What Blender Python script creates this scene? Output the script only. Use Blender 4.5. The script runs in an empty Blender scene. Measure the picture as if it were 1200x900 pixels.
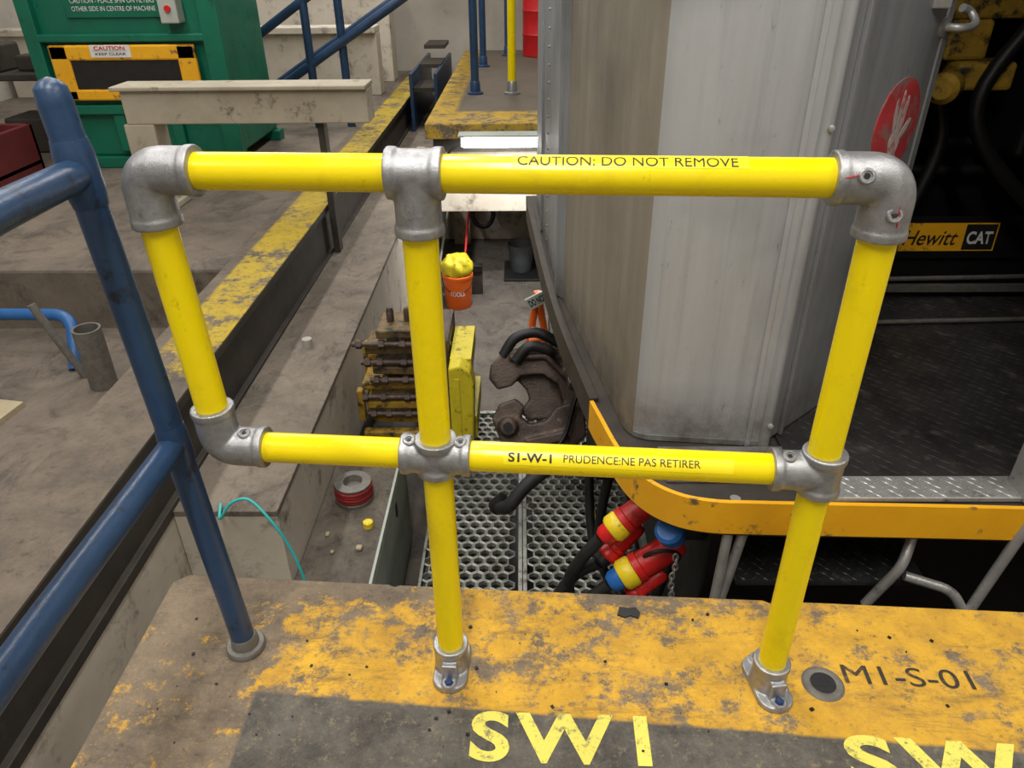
import bpy, bmesh, math, random
from mathutils import Vector, Matrix
random.seed(7)
V=Vector
scene=bpy.context.scene
scene.view_settings.view_transform='Standard'
scene.view_settings.exposure=0.0
# ------------------------------------------------------------------ materials
class N:
    def __init__(s,name):
        m=bpy.data.materials.new(name); m.use_nodes=True
        s.m=m; s.t=m.node_tree; s.b=s.t.nodes['Principled BSDF']
        s.tc=s.t.nodes.new('ShaderNodeTexCoord')
    def _in(s,sock,v):
        if isinstance(v,bpy.types.NodeSocket): s.t.links.new(v,sock)
        else:
            if isinstance(v,(tuple,list)) and len(v)==3 and sock.type=='RGBA': v=(*v,1)
            sock.default_value=v
    def vec(s,sc=(1,1,1)):
        n=s.t.nodes.new('ShaderNodeMapping'); s.t.links.new(s.tc.outputs['Object'],n.inputs[0]); n.inputs['Scale'].default_value=sc
        return n.outputs[0]
    def noise(s,scale,detail=6,rough=.6,sc=(1,1,1),dist=0):
        n=s.t.nodes.new('ShaderNodeTexNoise'); s.t.links.new(s.vec(sc),n.inputs['Vector'])
        n.inputs['Scale'].default_value=scale; n.inputs['Detail'].default_value=detail; n.inputs['Roughness'].default_value=rough
        n.inputs['Distortion'].default_value=dist
        return n.outputs['Fac']
    def xyz(s):
        n=s.t.nodes.new('ShaderNodeSeparateXYZ'); s.t.links.new(s.tc.outputs['Object'],n.inputs[0]); return n.outputs
    def step(s,v,a,b):
        n=s.t.nodes.new('ShaderNodeMapRange'); s._in(n.inputs[0],v); n.inputs[1].default_value=a; n.inputs[2].default_value=b; n.clamp=True
        return n.outputs[0]
    def mix(s,f,a,b):
        n=s.t.nodes.new('ShaderNodeMix'); n.data_type='RGBA'; s._in(n.inputs[0],f); s._in(n.inputs[6],a); s._in(n.inputs[7],b); return n.outputs[2]
    def math(s,op,a,b=0.0):
        n=s.t.nodes.new('ShaderNodeMath'); n.operation=op; s._in(n.inputs[0],a); s._in(n.inputs[1],b); return n.outputs[0]
    def fin(s,col,rough=.6,metal=0.,bump=None,bs=.3,bd=.01,**k):
        s._in(s.b.inputs['Base Color'],col); s._in(s.b.inputs['Roughness'],rough); s._in(s.b.inputs['Metallic'],metal)
        if bump is not None:
            n=s.t.nodes.new('ShaderNodeBump'); n.inputs['Strength'].default_value=bs; n.inputs['Distance'].default_value=bd
            s.t.links.new(bump,n.inputs['Height']); s.t.links.new(n.outputs[0],s.b.inputs['Normal'])
        for a,b in k.items(): s.b.inputs[a].default_value=b
        return s.m
def srgb(r,g,b):
    f=lambda c:(c/255/12.92 if c/255<=.04045 else ((c/255+.055)/1.055)**2.4)
    return (f(r),f(g),f(b))
def grunge(name,c1,c2,scale=6,rough=.7,metal=0,dirt=None,dth=(.58,.7),dscale=9,sc=(1,1,1),bs=.25,bd=.004,**k):
    n=N(name); a=n.step(n.noise(scale,8,.65,sc),.3,.7); col=n.mix(a,srgb(*c1),srgb(*c2))
    d2=n.noise(dscale*1.3,8,.7,sc)
    if dirt: col=n.mix(n.step(d2,*dth),col,srgb(*dirt))
    return n.fin(col,n.math('ADD',n.math('MULTIPLY',d2,.25),rough-.12),metal,n.noise(scale*10,5),bs,bd,**k)
def concrete(name,c1,c2,stain,scale=1.6,sth=(.50,.66),rough=.82):
    n=N(name); col=n.mix(n.step(n.noise(scale,12,.75,dist=.4),.34,.64),srgb(*c1),srgb(*c2))
    col=n.mix(n.math('MULTIPLY',n.step(n.noise(scale*2.1,12,.8,(1,.7,1),.6),*sth),.85),col,srgb(*stain))
    lt=tuple(min(1,x*1.35) for x in srgb(*c1)); dk=tuple(x*.5 for x in srgb(*stain))
    col=n.mix(n.math('MULTIPLY',n.step(n.noise(38,9,.85),.56,.66),.55),col,dk)
    col=n.mix(n.math('MULTIPLY',n.step(n.noise(70,6,.8),.58,.68),.5),col,lt)
    col=n.mix(n.math('MULTIPLY',n.step(n.noise(5,10,.8,(3,.4,1)),.60,.66),.4),col,lt)
    return n.fin(col,rough,0,n.math('ADD',n.noise(45,9,.8),n.noise(6,6)),.45,.006)
def yelpaint():
    n=N('yellow_gloss_paint'); col=n.mix(n.noise(4,5),srgb(246,222,0),srgb(238,212,0))
    col=n.mix(n.math('MULTIPLY',n.step(n.noise(26,9,.8,(1,1,.6)),.60,.70),.5),col,srgb(150,128,20))
    col=n.mix(n.math('MULTIPLY',n.step(n.noise(9,6,.7),.55,.75),.35),col,srgb(196,168,10))
    return n.fin(col,n.step(n.noise(12,6),.0,2.2),0,n.noise(50,4),.04,.001)
YEL=yelpaint()
LABY=grunge('label_yellow',(252,232,40),(248,226,26),4,.3,bs=0)
GALV=grunge('galvanised_iron',(176,177,179),(144,145,148),60,.34,.72,(104,102,98),(.60,.76),25,bs=.4,bd=.0018)
GALVD=grunge('weathered_galvanised_pipe',(120,118,112),(96,92,86),30,.5,.3,(76,70,62),(.6,.75),25)
BLUE=grunge('blue_paint',(42,70,104),(32,57,88),8,.34,0,(26,34,46),(.57,.66),16,bs=.2)
BLK=grunge('black_rubber',(20,20,21),(34,34,34),10,.5)
INK=grunge('ink_dark',(48,42,20),(40,36,18),10,.5)
BOLT=grunge('bolt_blue_steel',(40,60,105),(60,80,120),40,.35,.6)
REDP=grunge('red_paint',(190,20,25),(170,15,20),10,.5)
REDC=grunge('dull_red_cable',(150,34,36),(120,28,30),10,.6,0,(70,34,32),(.54,.66),14)
STEELD=grunge('dark_steel',(48,44,41),(70,64,57),5,.6,.2,(96,86,66),(.6,.75),6)
BLACKI=grunge('grimy_black_steel',(12,12,13),(26,25,25),6,.5,.2)
RUST=grunge('rusty_cast_steel',(98,84,75),(64,54,50),8,.48,.3,(140,112,92),(.58,.72),14,bs=.5,bd=.008)
CONC=concrete('brown_concrete',(124,113,101),(92,84,75),(62,56,50))
CONCD=concrete('dirty_concrete',(110,103,94),(80,74,68),(50,46,43),2.2)
LEDGE=concrete('ledge_concrete',(134,124,111),(100,92,82),(56,51,46),2.4)
WALLC=grunge('pale_wall_concrete',(210,202,188),(182,173,158),1.8,.85,0,(112,102,90),(.54,.70),3.5,bs=.3)
WHITE=grunge('white_wall_paint',(186,181,171),(162,157,147),1.2,.8,0,(120,112,100),(.6,.78),3,bs=.15)
CREAM=grunge('cream_paint_beam',(182,174,156),(158,149,130),3,.7,0,(78,70,60),(.58,.70),5,bs=.2)
GREEN=grunge('green_machine_paint',(14,112,86),(8,94,73),2,.4,0,(18,56,48),(.58,.72),6)
ORY=grunge('orange_yellow_paint',(240,180,34),(228,162,24),5,.42,0,(112,88,60),(.57,.65),9)
MYEL=grunge('machine_yellow',(182,146,44),(134,106,36),8,.55,0,(50,42,30),(.50,.62),14)
MYELB=grunge('bright_machine_yellow',(222,206,40),(200,184,36),8,.5,0,(86,78,40),(.56,.68),14)
ORANGE=grunge('orange_plastic',(240,110,24),(232,98,18),5,.45)
MAROON=grunge('maroon_paint',(110,40,40),(90,32,34),4,.6)
GREYP=grunge('grey_green_cabinet',(182,190,182),(160,168,160),3,.5,0,(104,106,100),(.60,.72),5)
TAN=grunge('tan_plywood',(176,164,134),(154,142,116),4,.8)
PLASTW=grunge('white_plastic',(225,225,222),(210,210,206),5,.4)
CYAN=grunge('cyan_hose',(60,190,190),(50,170,172),5,.4)
REDPL=grunge('red_plastic',(214,36,34),(196,28,28),8,.35,0,(110,40,36),(.56,.66),14)
BLUEPL=grunge('blue_plastic',(40,110,190),(34,96,170),8,.35,0,(30,60,96),(.6,.7),14)
YELPL=grunge('yellow_plastic',(240,214,40),(232,204,34),8,.35,0,(140,120,40),(.6,.7),14)
DKGREY=grunge('dark_grey_pail',(104,108,112),(84,88,92),6,.45,.3)
def m_emit(name,c,s):
    n=N(name); n.fin(c,.5); n.b.inputs['Emission Color'].default_value=(*c,1); n.b.inputs['Emission Strength'].default_value=s; return n.m
LAMP=m_emit('fluorescent_glow',(1,.98,.95),20)
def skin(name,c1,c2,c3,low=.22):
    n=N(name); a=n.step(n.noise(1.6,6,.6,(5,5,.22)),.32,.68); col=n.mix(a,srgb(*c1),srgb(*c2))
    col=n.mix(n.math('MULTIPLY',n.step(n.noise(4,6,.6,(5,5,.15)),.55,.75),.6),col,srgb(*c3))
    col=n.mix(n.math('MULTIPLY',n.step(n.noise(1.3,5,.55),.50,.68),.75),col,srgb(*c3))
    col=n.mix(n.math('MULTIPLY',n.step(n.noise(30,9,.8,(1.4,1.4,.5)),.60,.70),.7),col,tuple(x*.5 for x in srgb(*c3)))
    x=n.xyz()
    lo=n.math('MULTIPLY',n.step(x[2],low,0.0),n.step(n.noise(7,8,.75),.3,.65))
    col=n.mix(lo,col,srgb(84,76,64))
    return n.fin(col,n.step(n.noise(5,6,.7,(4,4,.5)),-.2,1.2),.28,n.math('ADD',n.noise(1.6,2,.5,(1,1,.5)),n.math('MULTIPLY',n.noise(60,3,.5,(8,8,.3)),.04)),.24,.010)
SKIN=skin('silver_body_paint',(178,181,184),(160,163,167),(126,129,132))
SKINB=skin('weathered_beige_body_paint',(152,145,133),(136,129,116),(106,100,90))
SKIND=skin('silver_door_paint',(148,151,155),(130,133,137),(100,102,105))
BRIGHT=grunge('bare_bright_steel',(178,178,176),(148,148,146),12,.35,.45,(92,90,84),(.58,.72),16)
def plat():
    n=N('worn_yellow_platform_paint'); x=n.xyz()
    conc=n.mix(n.step(n.noise(7,12,.8),.34,.64),srgb(144,127,104),srgb(94,83,71))
    yel=n.mix(n.step(n.noise(10,9,.75),.35,.66),srgb(228,177,46),srgb(188,142,46))
    w=n.noise(3.4,12,.8,(1,1.3,1)); w2=n.noise(18,10,.85)
    w=n.math('ADD',n.math('MULTIPLY',w,.62),n.math('MULTIPLY',w2,.38))
    bias=n.math('ADD',n.math('MULTIPLY',n.step(x[0],-.36,-.66),.075),n.math('MULTIPLY',n.step(x[1],1.16,1.30),.05))
    bias=n.math('ADD',bias,n.math('MULTIPLY',n.step(x[0],.30,.70),-.04))
    w=n.math('ADD',w,bias)
    col=n.mix(n.step(w,.495,.540),yel,conc)
    col=n.mix(n.math('MULTIPLY',n.step(n.noise(5,12,.85,(.5,1.8,1),.5),.52,.64),.72),col,srgb(82,72,59))
    col=n.mix(n.math('MULTIPLY',n.step(n.noise(34,10,.88),.55,.63),.75),col,srgb(60,53,45))
    col=n.mix(n.math('MULTIPLY',n.step(n.noise(120,6,.8),.58,.66),.7),col,srgb(180,164,132))
    col=n.mix(n.step(n.noise(11,10,.8),.68,.71),col,srgb(24,22,20))
    e=n.math('ADD',x[1],n.math('MULTIPLY',x[0],.085)); e=n.math('ADD',e,n.math('MULTIPLY',n.noise(25,6,.7),.012))
    m=n.math('MULTIPLY',n.step(e,.952,.944),n.step(x[0],-.562,-.555))
    dk=n.mix(n.step(n.noise(9,12,.85),.36,.62),srgb(54,52,50),srgb(108,103,94))
    dk=n.mix(n.step(n.noise(46,9,.88),.54,.62),dk,srgb(138,126,100))
    dk=n.mix(n.step(n.noise(60,9,.88,(1,1.2,1)),.58,.64),dk,srgb(34,32,30))
    col=n.mix(m,col,dk)
    return n.fin(col,.7,0,n.math('ADD',n.noise(70,8,.85),n.noise(9,8,.7)),.7,.006)
PLAT=plat()
def stripe():
    n=N('curb_top_worn_stripe'); x=n.xyz()
    conc=n.mix(n.step(n.noise(3,12,.8),.34,.64),srgb(120,107,93),srgb(78,72,65))
    yel=n.mix(n.noise(9,9,.8),srgb(210,182,42),srgb(136,114,44))
    w=n.math('ADD',n.math('ADD',n.math('MULTIPLY',n.noise(2.6,12,.8),.6),n.math('MULTIPLY',n.noise(16,10,.85),.4)),n.math('MULTIPLY',n.step(x[1],3.3,2.7),.14))
    m=n.math('MULTIPLY',n.step(w,.545,.495),n.step(x[0],-1.79,-1.765))
    col=n.mix(m,conc,yel)
    col=n.mix(n.step(n.noise(20,10,.85),.54,.64),col,srgb(64,57,49))
    return n.fin(col,.8,0,n.noise(40,9,.8),.4,.005)
STRIPE=stripe()
def stencil(name,c,back,th=.5):
    n=N(name); m=n.step(n.noise(34,10,.88),th+.02,th+.09)
    return n.fin(n.mix(m,srgb(*c),srgb(*back)),.75,0)
STY=stencil('stencil_yellow',(216,206,90),(116,110,84),.51); STB=stencil('stencil_black',(44,39,34),(140,112,62),.52)
# ------------------------------------------------------------------ geometry helpers
def link(o,parent=None):
    scene.collection.objects.link(o)
    if parent: o.parent=parent
    return o
def empty(name):
    e=bpy.data.objects.new(name,None); e.empty_display_size=.1; return link(e)
def mk(name,bm,mat,parent=None,smooth=False,autos=True):
    bmesh.ops.recalc_face_normals(bm,faces=bm.faces)
    me=bpy.data.meshes.new(name); bm.to_mesh(me); bm.free()
    if smooth:
        for p in me.polygons: p.use_smooth=True
        if autos:
            try: me.set_sharp_from_angle(angle=math.radians(38))
            except Exception: pass
    o=bpy.data.objects.new(name,me); me.materials.append(mat); return link(o,parent)
def bevel(o,w,seg=2):
    m=o.modifiers.new('bev','BEVEL'); m.width=w; m.segments=seg; m.limit_method='ANGLE'; return o
def add_box(bm,lo,hi,rot=None):
    r=bmesh.ops.create_cube(bm,size=1)['verts']
    lo,hi=V(lo),V(hi); s=hi-lo; ct=(lo+hi)/2
    for v in r:
        p=V((v.co.x*s.x,v.co.y*s.y,v.co.z*s.z))
        if rot is not None: p=rot@p
        v.co=p+ct
def box(name,lo,hi,mat,parent=None,bev=.0,rot=None):
    bm=bmesh.new(); add_box(bm,lo,hi,rot); o=mk(name,bm,mat,parent)
    if bev: bevel(o,bev)
    return o
def boxes(name,L,mat,parent=None,bev=0):
    bm=bmesh.new()
    for b in L: add_box(bm,b[0],b[1],b[2] if len(b)>2 else None)
    o=mk(name,bm,mat,parent)
    if bev: bevel(o,bev)
    return o
def basis(d):
    d=V(d).normalized(); a=V((0,0,1)) if abs(d.z)<.9 else V((0,1,0)); u=d.cross(a).normalized(); w=d.cross(u).normalized(); return u,w,d
def add_lathe(bm,prof,o,ax,seg=32,cap=True):
    u,w,d=basis(ax); o=V(o); rings=[]
    for r,h in prof:
        rings.append([bm.verts.new(o+d*h+(u*math.cos(2*math.pi*i/seg)+w*math.sin(2*math.pi*i/seg))*max(r,1e-4)) for i in range(seg)])
    for a,b in zip(rings,rings[1:]):
        for i in range(seg): bm.faces.new((a[i],a[(i+1)%seg],b[(i+1)%seg],b[i]))
    if cap: bm.faces.new(rings[0][::-1]); bm.faces.new(rings[-1])
def lathe(name,prof,o,ax,mat,parent=None,seg=32,cap=True):
    bm=bmesh.new(); add_lathe(bm,prof,o,ax,seg,cap); return mk(name,bm,mat,parent,True)
def fillet(P,r,n=8):
    P=[V(p) for p in P]; out=[P[0]]
    for a,b,c in zip(P,P[1:],P[2:]):
        d1=(a-b); d2=(c-b); rr=min(r,d1.length*.49,d2.length*.49); p=b+d1.normalized()*rr; q=b+d2.normalized()*rr
        for i in range(n+1):
            t=i/n; out.append(p*(1-t)**2+b*2*t*(1-t)+q*t*t)
    out.append(P[-1]); return out
def spline(P,n=8):
    P=[V(p) for p in P]; Q=[P[0]*2-P[1]]+P+[P[-1]*2-P[-2]]; out=[]
    for i in range(1,len(Q)-2):
        for k in range(n):
            t=k/n; a,b,c,d=Q[i-1],Q[i],Q[i+1],Q[i+2]
            out.append(.5*((2*b)+(c-a)*t+(2*a-5*b+4*c-d)*t*t+(3*b-a-3*c+d)*t**3))
    out.append(P[-1]); return out
def add_tube(bm,P,r,seg=20):
    P=[V(p) for p in P]; rings=[]; T=(P[1]-P[0]).normalized(); u,w,_=basis(T)
    for i,p in enumerate(P):
        t=(P[min(i+1,len(P)-1)]-P[max(i-1,0)]).normalized()
        u=(u-t*u.dot(t)).normalized(); w=t.cross(u)
        rr=r[i] if isinstance(r,(list,tuple)) else r
        rings.append([bm.verts.new(p+(u*math.cos(2*math.pi*k/seg)+w*math.sin(2*math.pi*k/seg))*rr) for k in range(seg)])
    for a,b in zip(rings,rings[1:]):
        for k in range(seg): bm.faces.new((a[k],a[(k+1)%seg],b[(k+1)%seg],b[k]))
    bm.faces.new(rings[0][::-1]); bm.faces.new(rings[-1])
def tube(name,P,r,mat,parent=None,seg=24):
    bm=bmesh.new(); add_tube(bm,P,r,seg); return mk(name,bm,mat,parent,True)
def tubes(name,LP,r,mat,parent=None,seg=16):
    bm=bmesh.new()
    for P in LP: add_tube(bm,P,r,seg)
    return mk(name,bm,mat,parent,True)
def add_prism(bm,poly,z0,z1,fr):
    O,u,v,n=[V(q) for q in fr]
    a=[bm.verts.new(O+u*p[0]+v*p[1]+n*z0) for p in poly]; b=[bm.verts.new(O+u*p[0]+v*p[1]+n*z1) for p in poly]
    bm.faces.new(a[::-1]); bm.faces.new(b); k=len(poly)
    for i in range(k): bm.faces.new((a[i],a[(i+1)%k],b[(i+1)%k],b[i]))
def prism(name,poly,z0,z1,mat,parent=None,bev=0,fr=None):
    bm=bmesh.new()
    if fr is None: fr=(V((0,0,0)),V((1,0,0)),V((0,1,0)),V((0,0,1)))
    add_prism(bm,poly,z0,z1,fr); o=mk(name,bm,mat,parent)
    if bev: bevel(o,bev)
    return o
def cast(o,vox=.002,it=4):
    m=o.modifiers.new('rm','REMESH'); m.mode='VOXEL'; m.voxel_size=vox; m.use_smooth_shade=True
    s=o.modifiers.new('sm','SMOOTH'); s.iterations=it; s.factor=.6
    return o
def text_mesh(body,bold=0.0,space=1.0):
    c=bpy.data.curves.new('t','FONT'); c.body=body; c.size=1; c.offset=bold; c.resolution_u=6; c.space_character=space
    o=bpy.data.objects.new('t',c); scene.collection.objects.link(o)
    bpy.context.view_layer.update()
    me=bpy.data.meshes.new_from_object(o.evaluated_get(bpy.context.evaluated_depsgraph_get()))
    bpy.data.objects.remove(o); return me
def text(name,body,width,height,fn,mat,parent=None,bold=0.0,cuts=0,space=1.0):
    me=text_mesh(body,bold,space)
    if cuts:
        bm=bmesh.new(); bm.from_mesh(me); bmesh.ops.triangulate(bm,faces=bm.faces)
        for _ in range(cuts):
            es=[e for e in bm.edges if e.calc_length()>.09]
            if es: bmesh.ops.subdivide_edges(bm,edges=es,cuts=1); bmesh.ops.triangulate(bm,faces=bm.faces)
        bm.to_mesh(me); bm.free()
    xs=[v.co.x for v in me.vertices]; ys=[v.co.y for v in me.vertices]
    x0,x1,y0,y1=min(xs),max(xs),min(ys),max(ys)
    for v in me.vertices:
        v.co=fn((v.co.x-x0)/(x1-x0)*width,(v.co.y-y0)/(y1-y0)*height)
    me.name=name; me.materials.clear(); me.materials.append(mat)
    o=bpy.data.objects.new(name,me); return link(o,parent)
def flat(O,u,v): 
    O,u,v=V(O),V(u).normalized(),V(v).normalized(); return lambda s,t:O+u*s+v*t
Zv=V((0,0,1))
# ------------------------------------------------------------------ room shell
FL=-1.9
box('floor',(-7.2,-3.2,-2.0),(5.2,13.2,FL),CONCD)
box('wall_back',(-7.2,13,-2.0),(5.2,13.2,4.8),WHITE)
box('wall_left',(-7.2,-3.2,-2.0),(-7,13.2,4.8),WHITE)
box('wall_right',(5,-3.2,-2.0),(5.2,13.2,4.8),WHITE)
box('wall_front',(-7.2,-3.2,-2.0),(5.2,-3,4.8),WHITE)
box('ceiling',(-7.2,-3.2,4.8),(5.2,13.2,5.0),WHITE)
pl=empty('concrete_platform')
poly=[(-.865,-3),(5,-3),(5,1.02),(1.16,1.21),(.6,1.243),(.585,1.236),(.57,1.245),(-.02,1.275),(-.3,1.292),(-.31,1.286),(-.325,1.294),(-.83,1.325),(-.862,1.30)]
prism('platform_slab',poly,-.16,0,PLAT,pl,.006)
prism('platform_support_wall',[(-.80,-3),(4.9,-3),(4.9,.95),(-.8,1.2)],FL,-.16,WALLC,pl)
text('stencil_text_sw1','SW1',.350,.108,flat((-.104,.838,.0015),(1,-.03,0),(.03,1,0)),STY,pl,.03,0,1.2)
text('stencil_text_sw2','SW2',.44,.108,flat((.615,.79,.0015),(1,-.06,0),(.06,1,0)),STY,pl,.03,0,1.2)
text('stencil_text_m1','M1-S-01',.265,.047,flat((.679,1.014,.0015),(1,-.06,0),(.06,1,0)),STB,pl,0,0,1.0)
sk=empty('floor_socket')
lathe('socket_ring',[(.026,-.003),(.026,.004),(.030,.0065),(.038,.006),(.043,.001),(.043,-.003)],(.63,1.012,0),(0,0,1),GALVD,sk,40,False)
lathe('socket_shade_disc',[(.0265,.0008),(.0265,.0018)],(.63,1.012,0),(0,0,1),BLK,sk,40)  # black disc stands in for the shade inside the hole
prism('black_debris_flake',[(-.03,-.01),(-.012,-.018),(.0,-.012),(.018,-.02),(.024,-.004),(.016,.012),(-.004,.01),(-.022,.014)],.0005,.004,BLK,None,0,(V((.25,1.205,0)),V((1,0,0)),V((0,1,0)),Zv))
bm=bmesh.new()
for i in range(46):
    x=random.uniform(-.8,1.1); y=random.uniform(.85,1.2); r=random.uniform(.0012,.004)
    add_box(bm,(x-r,y-r*.8,.0003),(x+r,y+r*.8,r),Matrix.Rotation(random.random()*3,3,'Z'))
mk('gravel_debris',bm,BLACKI,pl)
cb=empty('concrete_curb')
box('curb_body',(-1.85,-2.99,FL),(-1.56,12.99,-.355),WALLC,cb)
box('curb_top',(-1.85,-2.99,-.355),(-1.502,12.99,-.35),STRIPE,cb)
boxes('steel_channel',[((-1.56,-2.99,-.40),(-1.50,12.99,-.355)),((-1.56,-2.99,-.73),(-1.53,12.99,-.40)),((-1.56,-2.99,-.76),(-1.50,12.99,-.71))],STEELD,cb,.004)
box('curb_lower_face',(-1.62,-2.99,FL),(-1.505,12.99,-.76),WALLC,cb)
lg=empty('concrete_ledge')
box('ledge_top',(-1.50,2.42,-.76),(-1.05,12.99,-.73),LEDGE,lg,.004)
box('ledge_body',(-1.50,2.422,FL),(-1.052,12.99,-.76),WALLC,lg)
box('floor_low',(-7,-3,FL),(-1.85,4.25,-.75),CONC)
box('floor_raised',(-7,4.25,FL),(-1.85,13,-.35),CONC,None,.02)
# ------------------------------------------------------------------ main safety railing
R=empty('safety_railing')
ud=(V((.506,1.012,0))-V((-.556,1.083,0))).normalized(); nf=V((ud.y,-ud.x,0)); 
if nf.y>0: nf=-nf
def rp(x,z): return V((x,1.056+(x+.151)*(ud.y/ud.x),z))
TR=.0272; ZT=1.057; ZL=.562; XL0=-.556; XL1=-.541; XC=-.151; XR0=.508; XR1=.512
def seg(name,a,b): return tube(name,[a,b],TR,YEL,R,48)
seg('top_rail_a',rp(XL0+.03,ZT),rp(XC,ZT)); seg('top_rail_b',rp(XC,ZT),rp(XR0-.03,ZT))
seg('bottom_rail_a',rp(XL1+.03,ZL+.002),rp(XC,ZL)); seg('bottom_rail_b',rp(XC,ZL),rp(XR1,ZL-.004))
seg('hanging_post',rp(XL0,ZT-.03),rp(XL1,ZL+.03)); seg('middle_post',rp(XC,.01),rp(XC,ZT)); seg('end_post',rp(XR1,.01),rp(XR0,ZT-.03))
FR=.0345; CR=.0375
def sleeve(bm,p,d,L,open_both=False):
    d=V(d).normalized()
    if open_both:
        add_lathe(bm,[(TR,-L),(CR,-L),(CR,-L+.012),(FR,-L+.018),(FR,L-.018),(CR,L-.012),(CR,L),(TR,L)],p,d,40)
    else:
        add_lathe(bm,[(FR,0),(FR,L-.018),(CR,L-.012),(CR,L),(TR+.001,L)],p,d,40)
def fit(name,f):
    bm=bmesh.new(); f(bm); return cast(mk(name,bm,GALV,R,True),.0018,5)
def elbow(c,d1,d2):
    c=V(c); d1=V(d1).normalized(); d2=V(d2).normalized()
    def f(bm):
        P=fillet([c+d1*.072,c,c+d2*.072],.045,12); add_tube(bm,P,FR+.001,40)
        sleeve(bm,c+d1*.04,d1,.043); sleeve(bm,c+d2*.04,d2,.043)
    return f
fit('elbow_top_left',elbow(rp(XL0,ZT),ud,rp(XL1,ZL)-rp(XL0,ZT)))
fit('elbow_top_right',elbow(rp(XR0,ZT),-ud,(0,0,-1)))
fit('elbow_bottom_left',elbow(rp(XL1,ZL+.002),ud,rp(XL0,ZT)-rp(XL1,ZL)))
def tee(bm):
    sleeve(bm,rp(XC,ZT),ud,.041,True); sleeve(bm,rp(XC,ZT),(0,0,-1),.09)
fit('tee_top',tee)
def cross(bm):
    sleeve(bm,rp(XC,ZL),ud,.062,True); sleeve(bm,rp(XC,ZL),(0,0,1),.036,True)
fit('cross_fitting',cross)
def tee2(bm):
    sleeve(bm,rp(XR1,ZL-.004),(0,0,1),.041,True); sleeve(bm,rp(XR1,ZL-.004),-ud,.085)
fit('tee_end',tee2)
def screw(p,d):
    d=V(d).normalized()
    lathe('grub_screw_boss',[(.0115,-.006),(.0115,.002),(.0095,.004),(.007,.004),(.0065,.0015)],p,d,GALV,R,20)
    lathe('grub_screw_shade_hex',[(.0045,.0016),(.0045,.0026)],p,d,BLK,R,6)  # hex socket's inner shade drawn as a black disc
cf=(nf+V((0,0,.35))).normalized()
screw(rp(XR0-.048,ZT)+cf*(FR+.001),cf); screw(rp(XR0,ZT-.052)+cf*(FR+.001),cf)
tubes('red_mark',[[rp(XR0-.075,ZT-.003)+cf*(CR+.0003),rp(XR0-.056,ZT+.001)+cf*(CR+.0005)],[rp(XR0+.004,ZT-.04)+cf*(FR+.002),rp(XR0+.007,ZT-.07)+cf*(FR+.003)]],.0009,REDP,R,8)
cu=(nf*.25+V((0,0,.95))).normalized()
for x,z in[(XC-.045,ZL),(XC+.045,ZL),(XL1+.05,ZL+.002),(XR1-.06,ZL-.004)]: screw(rp(x,z)+cu*(FR+.001),cu)
def wrap(A0,u,r,phi0):
    u=V(u).normalized()
    def fn(s,t):
        ph=phi0+t/r; return V(A0)+u*s+(nf*math.cos(ph)+Zv*math.sin(ph))*r
    return fn
text('cast_lettering','KEE KLAMP',.05,.0075,wrap(rp(XL0+.006,ZT),ud,FR+.0022,math.radians(20)),BRIGHT,R,0,2)
text('cast_lettering_2','ENGLAND',.036,.006,wrap(rp(XL0+.012,ZT),ud,FR+.0022,math.radians(4)),BRIGHT,R,0,2)
text('cast_lettering_3','KEE',.016,.006,lambda s,t:rp(XC-.008+s,ZT-.045+t)+nf*(FR+.0012),BRIGHT,R,0)
text('cast_lettering_4','KLAMP',.024,.006,lambda s,t:rp(XC-.012+s,ZT-.055+t)+nf*(FR+.0012),BRIGHT,R,0)
def flange(name,c,ang):
    c=V(c); ca,sa=math.cos(ang),math.sin(ang); u=V((ca,sa,0)); v=V((-sa,ca,0))
    def f(bm):
        P=[]; hw,hl=.038,.038
        for i in range(33):
            a=math.pi*i/32; P.append((hw*math.cos(a),hl+.034*math.sin(a)))
        for i in range(33):
            a=math.pi+math.pi*i/32; P.append((hw*math.cos(a),-hl+.034*math.sin(a)))
        lo=[bm.verts.new(c+u*p[0]+v*p[1]+Zv*.0005) for p in P]; hi=[bm.verts.new(c+u*p[0]*.94+v*p[1]*.96+Zv*.011) for p in P]
        bm.faces.new(lo[::-1]); bm.faces.new(hi)
        for i in range(len(P)): bm.faces.new((lo[i],lo[(i+1)%len(P)],hi[(i+1)%len(P)],hi[i]))
        add_lathe(bm,[(.038,.002),(.0365,.02),(.0352,.055),(.0372,.062),(.0372,.075),(TR+.001,.075)],c,(0,0,1),40)
        rot=Matrix(((ca,-sa,0),(sa,ca,0),(0,0,1)))
        q=c-v*.034; add_box(bm,q+V((-.016,-.012,.004)),q+V((.016,.012,.052)),rot)
        add_lathe(bm,[(.016,.008),(.015,.016),(.009,.016)],c-v*.055,(0,0,1),20)
        add_lathe(bm,[(.016,.008),(.015,.016),(.009,.016)],c+v*.055,(0,0,1),20)
    fit(name,f)
    for s in(-1,1):
        lathe('flange_bolt',[(.0095,.012),(.0095,.02),(.0075,.023)],c+v*.056*s,(0,0,1),BOLT,R,6)
        lathe('flange_washer',[(.0135,.012),(.0135,.0175)],c+v*.056*s,(0,0,1),GALV,R,24)
flange('floor_flange_a',rp(XC,0),math.radians(-2)); flange('floor_flange_b',rp(XR1,0),math.radians(8))
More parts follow.
